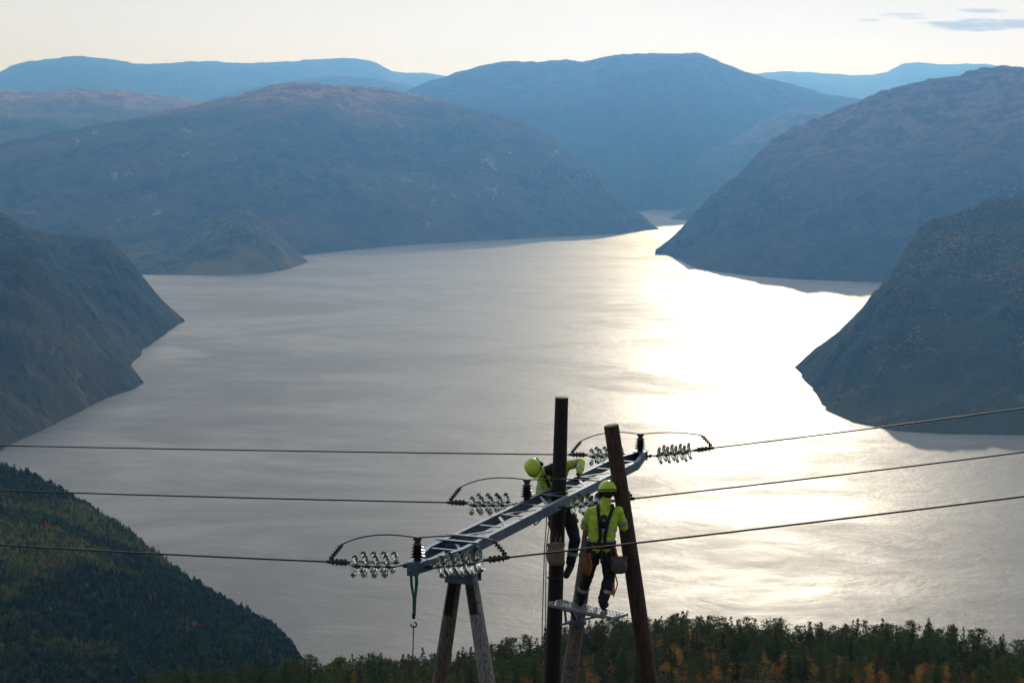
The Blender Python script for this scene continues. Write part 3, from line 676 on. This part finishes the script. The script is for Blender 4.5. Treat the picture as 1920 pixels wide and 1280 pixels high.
def person(label,J,face,headup,handn):
    Pv=(J['hipL']+J['hipR'])/2
    face=unit(face); hu=unit(headup-face*np.dot(headup,face)); hs=np.cross(face,hu)
    sh=unit(J['shR']-J['shL'])
    B=MB(); C=J['chest']
    B.cap(J['hipL'],.10,J['hipR'],.10)
    for s_ in (-1,1):
        B.cap(Pv+sh*.06*s_,.10,C+sh*.07*s_,.115); B.cap(C+sh*.07*s_,.115,(J['shL'] if s_<0 else J['shR'])*.7+C*.3,.08)
    B.cap(J['shL'],.055,J['shR'],.055); B.cap(C,.09,J['neck'],.055)
    H=J['head']; B.cap(J['neck'],.052,H-hu*.04,.052)
    B.ell(H+hu*.015-face*.01,[face*.095,hs*.075,hu*.105],14,10); B.cap(H-hu*.055+face*.035,.045,H-hu*.085+face*.055,.028)
    B.cap(H+face*.085-hu*.0,.011,H+face*.108-hu*.03,.014)
    for s_ in (-1,1): B.ell(H+hs*.077*s_-hu*.01,[face*.018,hs*.010,hu*.03],8,6)
    for k_ in 'LR':
        B.cap(J['sh'+k_],.052,J['el'+k_],.040); B.cap(J['el'+k_],.040,J['ha'+k_],.027)
        B.cap(J['hip'+k_],.085,J['kn'+k_],.055); B.cap(J['kn'+k_],.055,J['an'+k_],.038); B.cap(J['an'+k_],.036,J['to'+k_],.028)
        hand(B,J['ha'+k_],unit(J['ha'+k_]-J['el'+k_]),handn[k_],1 if k_=='L' else -1)
    base=(J['anL']+J['anR'])/2
    body=B.obj('person',[skin],None,origin=base,remesh=.0085,label=label,category="person")
    Jk=MB()
    for s_ in (-1,1):
        S=J['shL'] if s_<0 else J['shR']
        Jk.cap(Pv+UP*.02+sh*.064*s_,.118,C+sh*.075*s_,.130); Jk.cap(C+sh*.075*s_,.130,S*.75+C*.25,.090)
    Jk.cap(J['shL'],.070,J['shR'],.070); Jk.cap(C+(J['neck']-C)*.6,.085,J['neck']+(H-J['neck'])*.35,.070)
    for k_ in 'LR':
        el=J['el'+k_]; ha=J['ha'+k_]
        Jk.cap(J['sh'+k_],.074,el,.060); Jk.cap(el,.060,ha-unit(ha-el)*.02,.044)
    Jk.obj('jacket',[hiv],body,remesh=.012,crease=.010)
    Tr=MB(); Tr.cap(J['hipL'],.112,J['hipR'],.112); Tr.cap(J['hipL'],.108,Pv+UP*.08,.108); Tr.cap(J['hipR'],.108,Pv+UP*.08,.108)
    for k_ in 'LR':
        Tr.cap(J['hip'+k_],.110,J['kn'+k_],.084); Tr.cap(J['kn'+k_],.084,J['an'+k_]+UP*.05,.072)
    Tr.obj('trousers',[navy],body,remesh=.012,crease=.011)
    for k_ in 'LR':
        Bo=MB(); an=J['an'+k_]; to=J['to'+k_]; Bo.cap(an+unit(J['kn'+k_]-an)*.12,.06,an,.06); Bo.cap(an,.058,to,.052); Bo.cap(an-UP*.05,.04,to-UP*.012,.042)
        Bo.obj('boot',[blk],body,remesh=.01)
        G=MB(); hand(G,J['ha'+k_],unit(J['ha'+k_]-J['el'+k_]),handn[k_],1 if k_=='L' else -1,.0035); G.cap(J['ha'+k_],.034,J['ha'+k_]-unit(J['ha'+k_]-J['el'+k_])*.05,.036)
        G.obj('glove',[blk],body,remesh=.006)
        for (p,q,t,r) in ((J['kn'+k_],J['an'+k_],.45,.086),(J['sh'+k_],J['el'+k_],.6,.075),(J['el'+k_],J['ha'+k_],.45,.061)):
            Rb=MB(); Rb.lathe(p+(q-p)*t,q-p,[(0,r-.01),(0,r),(.05,r-.001),(.05,r-.012)],16)
            Rb.obj('reflective_band',[silver],body)
    ax=unit(C-Pv)
    for t in (.25,.6):
        Rb=MB()
        c=Pv+(C-Pv)*t+ax*.02; up_=np.cross(ax,sh)
        Rb.lathe(c,ax,[(0,.19),(0,.203),(.045,.206),(.045,.19)],26,flat=.70,up=up_)
        Rb.obj('reflective_band',[silver],body)
    Ha=MB(); Ha.ell(H-face*.02-hu*.005,[face*.095,hs*.083,hu*.085],12,8); Ha.obj('hair',[hair],body)
    He=MB(); hc=H+hu*.04-face*.005; m_=1.14
    He.ell(hc,[face*.135*m_,hs*.115*m_,hu*.118*m_],20,12,fn=lambda q:np.array([q[0],q[1],max(q[2],-.22)]))
    He.ell(hc-hu*.012+face*.125,[face*.068,hs*.092,hu*.012],14,6)
    He.obj('helmet',[helm],body)
    Hb=MB(); Hb.tube([hc+face*.135*m_*math.cos(q)*1.0+hs*.115*m_*math.sin(q)*1.0-hu*.006 for q in np.linspace(0,6.283,24)],.010,5,cap=False)
    for s_ in (-1,1):
        Hb.tube([hc+hs*.13*s_,H+hs*.11*s_-hu*.03],.013,6)
        Hb.tube([H+hs*.085*s_-hu*.03-face*.03,H-hu*.10+face*.03+hs*.02*s_],.007,5)
    Hb.obj('helmet_strap',[blk],body)
    Hv=MB()
    for s_ in (-1,0,1): Hv.tube([hc+face*.085+hu*.104+hs*.035*s_,hc+hu*.136+hs*.035*s_,hc-face*.085+hu*.104+hs*.035*s_],[.006,.007,.006],5)
    Hv.obj('helmet_ridge',[helm],body)
    for s_ in (-1,1):
        Em=MB(); Em.ell(H+hs*.108*s_-hu*.022,[face*.042,hs*.034,hu*.052],12,8); Em.obj('ear_muff',[blk],body)
        Ey=MB(); Ey.ell(H+face*.083+hs*.03*s_+hu*.008,[face*.01,hs*.012,hu*.007],8,6); Ey.obj('eye',[eyem],body)
    Mo=MB(); Mo.ell(H+face*.092-hu*.06,[face*.008,hs*.024,hu*.006],8,6); Mo.obj('mouth',[lipm],body)
    Hn=MB(); Hn.lathe(Pv+UP*.06,UP,[(0,.19),(0,.210),(.085,.210),(.085,.19)],26,flat=.72,up=np.cross(UP,sh))
    for k_ in 'LR':
        p=J['hip'+k_];q=J['kn'+k_]; Hn.lathe(p+(q-p)*.3,q-p,[(0,.10),(0,.122),(.05,.120),(.05,.10)],18)
    bk=unit(np.cross(sh,UP)); bk=bk if bk[1]*(1 if face[1]<0 else -1)>0 else -bk
    for dd,rr in ((bk,.148),(-bk,.148)):
        for s_ in (-1,1):
            S=(J['shL'] if s_<0 else J['shR'])
            a_=S*.55+J['neck']*.45+UP*.06; 
            Hn.tube([a_,a_+dd*.10-UP*.03,C+sh*.06*s_+dd*rr,Pv+(C-Pv)*.5+sh*.03*s_+dd*(rr-.004),Pv+sh*.05*s_+UP*.1+dd*(rr-.008)],.024,6,flat=.35,up=dd)
    Hn.obj('harness',[blk],body)
    rc=np.random.RandomState(int(abs(H[0])*100)); Gc=MB(); Gr=MB()
    for i in range(9):
        q=math.pi*(i+.5)/9+rc.uniform(-.1,.1); c=Pv+UP*rc.uniform(.02,.06)+sh*.21*math.cos(q)+bk*.16*math.sin(q)
        if i%2: Gc.tube([c+sh*.022*math.cos(w_)+UP*(.04*math.sin(w_)-.05)+bk*.01 for w_ in np.linspace(0,6.28,10)],.006,5,cap=False)
        elif i%4==0: Gc.tube([c,c-UP*rc.uniform(.12,.2)+sh*rc.uniform(-.02,.02)+bk*.02],[.014,.020],6)
        else: Gr.tube(bez(c,c-UP*rc.uniform(.3,.42)+bk*.03,c+sh*rc.choice([-1,1])*.10,10),.008,5)
    Gc.obj('belt_gear',[dsteel],body); Gr.obj('belt_rope',[ropem],body)
    return body,bk
Y2=27.35
f=lambda px,py,dy=0: at_range(px,py,Y2+dy)
anL=plank(.40)+UP*.105; anR=plank(.73)+UP*.105
J2=dict(head=f(1139,923,.08),neck=f(1135,945,.05),chest=f(1131,973,.02),shL=f(1109,959,.04),shR=f(1159,959,.04),elL=f(1096,986,.14),elR=f(1170,988,.12),
 haL=f(1104,966,.42),haR=f(1152,966,.42),hipL=f(1113,1032,0),hipR=f(1141,1032,0),knL=f(1100,1082,.05),knR=f(1142,1084,.03),anL=anL,anR=anR,toL=anL+np.array([-.04,.16,-.05]),toR=anR+np.array([.04,.16,-.05]))
b2,bk=person("worker in lime jacket and helmet standing on the small platform",J2,np.array([-.1,1,-.25]),UP,dict(L=np.array([.6,0,.3]),R=np.array([-.6,0,.3])))
mb=MB(); c=J2['chest']+bk*.15
mb.ell(c,[np.array([.07,0,0]),bk*.035,UP*.10],14,10); mb.obj('harness_back_pad',[blk],b2)
mb=MB(); c2=c+bk*.037
mb.bar(c2+np.array([-.026,0,.03]),c2+np.array([.020,0,.036]),.004,.006); mb.bar(c2+np.array([-.018,0,.012]),c2+np.array([.024,0,.016]),.004,.005)
mb.obj('white_print',[whitem],b2)
def pouch(c,w,h,d,tools=True):
    mb=MB(); c=np.array(c)
    mb.ell(c,[np.array([w,0,0]),np.array([0,d,0]),UP*h],14,10,fn=lambda q:np.array([np.sign(q[0])*abs(q[0])**.7*(1-.12*q[2]),q[1],np.clip(q[2],-.9,.72)]))
    mb.bar(c+UP*h*.62+np.array([-w,-d*.6,0]),c+UP*h*.62+np.array([w,-d*.6,0]),.02,.05)
    if tools:
        for x_ in (-.5,.0,.45): mb.tube([c+np.array([w*x_,0,h*.6]),c+np.array([w*x_*1.2,0,h*1.15])],.012,6)
    return mb
pouch(f(1098,1054,-.07),.10,.19,.07).obj('tool_pouch',[leather],b2)
pouch(f(1160,1057,-.08),.12,.15,.08,False).obj('tool_bag',[greyb],b2)
mb=MB(); mb.tube([f(1150,1020,-.15),f(1158,1045,-.18)],.016,6); mb.tube([f(1108,1022,-.16),f(1125,1027,-.18),f(1142,1022,-.16)],.014,6); mb.tube([f(1150,1060,-.12),f(1158,1095,-.05),f(1150,1118,-.02)],.010,5); mb.obj('red_strap',[redm],b2)
mb=MB(); mb.tube([f(1104,1040,-.14),f(1110,1060,-.14),f(1104,1078,-.1)],.013,5); mb.tube([f(1150,1092,-.04),f(1149,1114,-.03)],.022,6); mb.obj('orange_trim',[orange],b2)
Y1=29.58
f=lambda px,py,dy=0: at_range(px,py,Y1+dy)
J1=dict(head=f(1003,877,-.2),neck=f(1020,886,-.1),chest=f(1034,906,-.02),shL=f(1018,897,-.06),shR=f(1064,872,.0),elL=f(1012,922,-.12),elR=f(1090,867,-.12),
 haL=f(1034,932,-.3),haR=f(1086,889,-.36),hipL=f(1040,962,.03),hipR=f(1066,960,.03),knL=f(1045,1014,-.12),knR=f(1078,1012,-.08),anL=f(1050,1062,.05),anR=f(1070,1060,-.05),toL=f(1052,1078,-.10),toR=f(1062,1078,-.14))
b1,bk1=person("worker in lime jacket and helmet leaning around the black pole",J1,np.array([.45,-.75,-.75]),np.array([-.7,-.35,.6]),dict(L=np.array([.3,-.4,-.3]),R=np.array([-.6,-.4,-.2])))
mb=MB(); mb.cap(f(1022,884,-.1),.082,f(1048,876,-.04),.104); mb.cap(f(1048,876,-.04),.104,f(1046,895,-.04),.14); mb.obj('dark_shoulder_panel',[navy],b1,remesh=.012,crease=.008)
T=thing('tool_bag',"khaki canvas tool bag hanging against the black pole","tool bag",at_range(1042,1035,28.85))
pouch(at_range(1042,1036,28.86),.135,.21,.08).obj('canvas_body',[tan],T)
mb=MB(); mb.tube([at_range(1033,1020,28.83),at_range(1040,985,28.9),at_range(1050,1020,28.83)],.012,5); mb.obj('strap',[ropem],T)
# ---------------------------------------------------------------- water
wm,n,b=newmat('water_mat')
P=n.n('ShaderNodeNewGeometry').outputs['Position']
b.inputs['Base Color'].default_value=(.03,.042,.05,1); b.inputs['IOR'].default_value=1.333
w1=n.noise(n.vmul(P,(1/1300.,1/900.,1),0.5),1.0,7,0.68,1.6)
w2=n.noise(n.vmul(P,(1/120.,1/100.,1),0.35),1.0,5,0.65,0.6)
w3=n.noise(n.vmul(P,(1/14.,1/9.,1),0.2),1.0,3,0.6)
rr=n.math('ADD',n.rng(w1,0.38,0.62,0.38,0.50),n.math('MULTIPLY',n.math('SUBTRACT',w2,0.5),0.20))
n.l(rr,b.inputs['Roughness'])
hh=n.math('ADD',n.math('MULTIPLY',w2,4.2),n.math('MULTIPLY',w3,1.0))
bp=n.n('ShaderNodeBump'); bp.inputs['Strength'].default_value=0.42; bp.inputs['Distance'].default_value=1.0
n.l(hh,bp.inputs['Height']); n.l(bp.outputs[0],b.inputs['Normal'])
wv=np.array([[-45000,-3000,WZ],[45000,-3000,WZ],[45000,60000,WZ],[-45000,60000,WZ]],float)
w=npmesh('water',wv,np.array([[0,1,2,3]]),wm,smooth=False,kind="structure")
w["label"]="calm fjord water with silvery sun glare"; w["category"]="water"
# ---------------------------------------------------------------- haze: thin over the fjord, thicker in the far basin
def haze(nm,col,dens,g,y0,y1,xw,z1,label):
    hz=bpy.data.materials.new(nm+'_mat'); hz.use_nodes=True; t=hz.node_tree; t.nodes.clear()
    vs=t.nodes.new('ShaderNodeVolumeScatter'); vs.inputs['Color'].default_value=col; vs.inputs['Density'].default_value=dens; vs.inputs['Anisotropy'].default_value=g
    oo=t.nodes.new('ShaderNodeOutputMaterial'); t.links.new(vs.outputs[0],oo.inputs['Volume'])
    mb=MB(); mb.ext([(-xw,-800),(xw,-800),(xw,z1),(-xw,z1)],(0,y0,0),(0,y1,0))
    mb.obj(nm,[hz],smooth=False,kind="structure",label=label,category="haze")
haze('sky_haze',(.17,.46,1,1),4.2e-5,.65,-3500,61000,46000,900,"thin blue haze filling the fjord air")
haze('sky_haze',(.03,.22,1,1),3.6e-5,.65,14600,60000,45000,850,"thicker blue haze over the distant mountains")
# ---------------------------------------------------------------- world + sun
SUN_EL=math.radians(13); SUN_AZ=math.radians(7)
wd=bpy.data.worlds.new("World"); sc.world=wd; wd.use_nodes=True; n=N(wd.node_tree)
bg=wd.node_tree.nodes['Background']; sky=n.n('ShaderNodeTexSky',sky_type='NISHITA')
sky.sun_disc=False; sky.sun_elevation=SUN_EL; sky.sun_rotation=SUN_AZ; sky.altitude=700; sky.dust_density=1.0; sky.air_density=1.0
bg.inputs[1].default_value=0.10
tc=n.n('ShaderNodeTexCoord').outputs['Generated']
sx=n.n('ShaderNodeSeparateXYZ'); n.l(tc,sx.inputs[0])
veil=n.math('MULTIPLY',n.rng(sx.outputs[2],0.05,0.9,1.0,0.45),n.rng(sx.outputs[1],-0.2,0.7,0.6,1.0))
vnz=n.noise(n.vmul(tc,(3,3,12)),1.0,4,0.6)
veil=n.math('MULTIPLY',veil,n.rng(vnz,0.3,0.7,0.95,0.985))
# bright thin cloud veil high in front (around the sun), dimmer behind
hi_=n.mix(n.rng(sx.outputs[1],.2,.8),(4.6,4.7,4.9,1),(16.5,16.4,16.2,1))
bri=n.mix(n.rng(sx.outputs[2],0.07,0.28),(7.8,7.85,7.9,1),hi_)
col=n.mix(veil,sky.outputs[0],bri)
az=n.math('DIVIDE',sx.outputs[0],sx.outputs[1]); el=n.math('DIVIDE',sx.outputs[2],sx.outputs[1])
cn=n.noise(n.vmul(tc,(60,60,500)),1.0,6,0.7)
tot=None
for (px,py,wx,wy,st) in [(1850,47,110,11,1.0),(1915,43,90,8,.9),(1842,21,42,4.5,.7),(1690,28,40,4,.4),(1628,38,24,3,.4),(1705,34,32,3,.35)]:
    r=ray(px,py); a0=r[0]/r[1]; e0=r[2]/r[1]
    q=n.math('ADD',n.math('POWER',n.math('ABSOLUTE',n.math('DIVIDE',n.math('SUBTRACT',az,a0),wx/F)),2.0),n.math('POWER',n.math('ABSOLUTE',n.math('DIVIDE',n.math('SUBTRACT',el,e0),wy/F)),2.0))
    mk=n.math('MULTIPLY',n.rng(n.math('ADD',q,n.math('MULTIPLY',n.math('SUBTRACT',cn,0.5),4.0)),0.0,1.4,1,0),st)
    mk=n.math('MULTIPLY',mk,n.rng(q,1.3,2.0,1,0))
    mk=n.math('MULTIPLY',mk,n.math('GREATER_THAN',sx.outputs[1],0.0))
    tot=mk if tot is None else n.math('MAXIMUM',tot,mk)
col=n.mix(n.math('MULTIPLY',tot,0.85),col,(3.3,3.4,3.7,1))
n.l(col,bg.inputs[0])
sl=bpy.data.lights.new('sun','SUN'); sl.energy=0.8; sl.angle=math.radians(0.5); sl.color=(1,.98,.95)
so=link(bpy.data.objects.new('sun',sl))
sd=Vector((math.sin(SUN_AZ)*math.cos(SUN_EL),math.cos(SUN_AZ)*math.cos(SUN_EL),math.sin(SUN_EL)))
so.rotation_euler=sd.to_track_quat('Z','Y').to_euler()
# ---------------------------------------------------------------- camera
cd=bpy.data.cameras.new('camera'); cd.lens=70; cd.sensor_width=36; cd.clip_start=0.5; cd.clip_end=120000
co=link(bpy.data.objects.new('camera',cd)); co.rotation_euler=(math.radians(90)-TH,0,0); sc.camera=co
